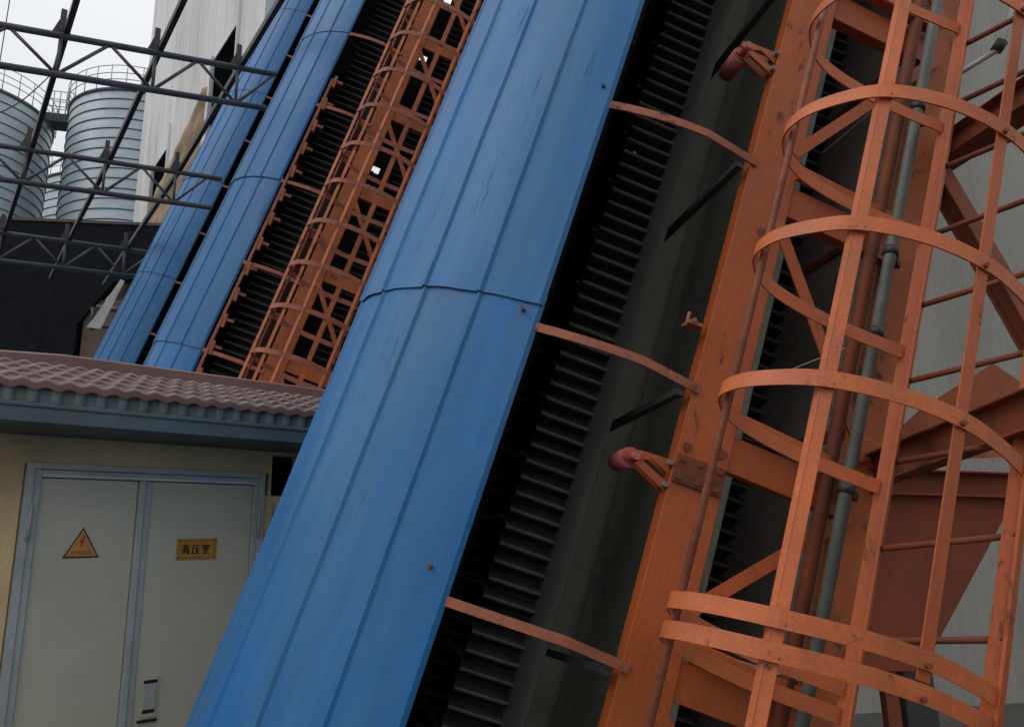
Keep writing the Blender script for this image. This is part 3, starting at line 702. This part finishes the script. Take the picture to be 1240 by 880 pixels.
# shallow vertical ribs of the cladding
k = .45
while k < XE:
    for z0, z1 in ((0, 12.1), (15, 34)): mb.box(k, k+.03, -.006, 0, z0, z1)
    k += .9
mb.build('wall', M_white, wb)
for a, b, z0, z1 in wins:
    w_ = MB(); w_.box(a, b, .03, .3, z0, z1); wo_ = w_.build('window', M_window, wb)
    for q, e in ((a-.05, .1), (b, .7)):
        f_ = MB(); f_.box(q, q+.05, -.08, .02, z0, z1+e); f_.build('window_frame', M_white, wo_)

# ------------------------------------------------------------------ silos with railings
def silo(center, r, h, label, rail=True):
    root = empty('storage_silo', vec(center.x, center.y, 0)); tag(root, label, 'silo', 'round steel storage silos')
    n = 96; mb = MB(); rg = MB(); step = .52; k = int(h/step); prof = []
    for i in range(k):
        z = h-(i+1)*step; prof += [(r, z), (r+.035, z+.02), (r+.02, z+step*.5), (r, z+step-.03)]
    prof = sorted(prof, key=lambda t: t[1])
    vs = []; fs = []
    for rr, z in prof:
        for j in range(n): a = 2*math.pi*j/n; vs.append((rr*math.cos(a), rr*math.sin(a), z))
    for i in range(len(prof)-1):
        for j in range(n): fs.append((i*n+j, i*n+(j+1) % n, (i+1)*n+(j+1) % n, (i+1)*n+j))
    mb.add(vs, fs, False); m = len(prof)
    top = [( (r)*math.cos(2*math.pi*j/n), (r)*math.sin(2*math.pi*j/n), h) for j in range(n)]+[(0,0,h+1.6)]
    mb.add(top, [(j, (j+1) % n, n) for j in range(n)]); mb.build('shell', M_silo, root)
    for i in range(0, k+1):
        z = h-i*step; pts = [((r+.03)*math.cos(2*math.pi*j/64), (r+.03)*math.sin(2*math.pi*j/64), z) for j in range(64)]
        rg.tube(pts, .020 if i else .09, 5, True)
    rg.build('seam_ring', M_ring, root)
    rl = MB()
    for zz in (.45, .8, 1.2): rl.tube([((r+.15)*math.cos(2*math.pi*j/64), (r+.15)*math.sin(2*math.pi*j/64), h+zz) for j in range(64)], .022, 5, True)
    for j in range(32): a = 2*math.pi*j/32; rl.tube([((r+.15)*math.cos(a), (r+.15)*math.sin(a), h-.1), ((r+.15)*math.cos(a), (r+.15)*math.sin(a), h+1.2)], .022, 5)
    rl.build('railing', M_rail, root); return root
ZS = 40.0
pB = un(178, 150, ZS); hS = un(93, 152, ZS).z - .25; rS = 83*ZS/F*.97
silo(pB, rS, hS, 'round blue grey steel silo next to the white building corner')
pA = un(-42, 150, 37.5); hA = un(52, 137, 37.5).z; silo(pA, 92*37.5/F*.97, hA, 'round blue grey steel silo at the far left edge')
pC = un(128, 230, ZS*1.2); silo(pC, rS, hS, 'third steel silo, low and half hidden behind the other two')
def catwalk(a, b, label):
    root = empty('catwalk', (a+b)/2); tag(root, label, 'walkway', 'catwalks between the silos'); d = (b-a).normalized(); x = d.cross(Z).normalized()
    mb = MB(); mb.bar(a, b, 1.0, .45, Z); rel(mb, root).build('deck', M_dark, root)
    mb = MB()
    for s in (-.5, .5):
        for zz in (.6, 1.0, 1.45): mb.tube([a+x*s+Z*zz, b+x*s+Z*zz], .025, 5)
        for k in range(5): p = a.lerp(b, k/4)+x*s; mb.tube([p, p+Z*1.45], .025, 5)
    rel(mb, root).build('railing', M_rail, root)
za = vec(pA.x, pA.y, hS-.25); zb_ = vec(pB.x, pB.y, hS-.25); d_ = (zb_-za).normalized()
catwalk(za+d_*(92*37.5/F*.97-.1), zb_-d_*(rS-.1), 'dark catwalk bridging the two front silos near their tops')
catwalk(un(36,241,48), un(62,241,48), 'lower dark catwalk reaching the half hidden silo')

# thin wires
for a, b, lb in ((un(15,-20,30), un(-6,110,30), 'thin dark wire hanging at the top left corner'), (un(-10,140,26), un(60,92,26), 'thin dark wire crossing in front of the left silo')):
    pts = [a.lerp(b, k/12)-Z*(.25*math.sin(math.pi*k/12)) for k in range(13)]
    mb = MB(); mb.tube(pts, .02, 5); tag(mb.build('wire', M_dark), lb, 'wire')

# ------------------------------------------------------------------ grey building behind the ladder
gw = hunit(vec(.985, .17, 0)); gn = vec(gw.y, -gw.x, 0)
GB = un(1150, 440, 8.2); GB = vec(GB.x, GB.y, 0)
GM = Matrix((gw, -gn, Z)).transposed()
gb = empty('grey_building', GB, GM); tag(gb, 'plain grey beige sheet clad building wall filling the right background', 'building')
mb = MB(); xa = -3.5; prof = []; x = xa
while x < 12:
    prof += [(x, 0), (x+.30, 0), (x+.315, .006), (x+.335, .006), (x+.35, 0)]; x += .35
vs = []; 
for px_, py_ in prof: vs += [(px_, py_, 0), (px_, py_, 15)]
mb.add(vs, [(i*2, i*2+2, i*2+3, i*2+1) for i in range(len(prof)-1)])
mb.box(xa, 12, .02, 6, 0, 15); mb.build('wall', M_grey, gb)
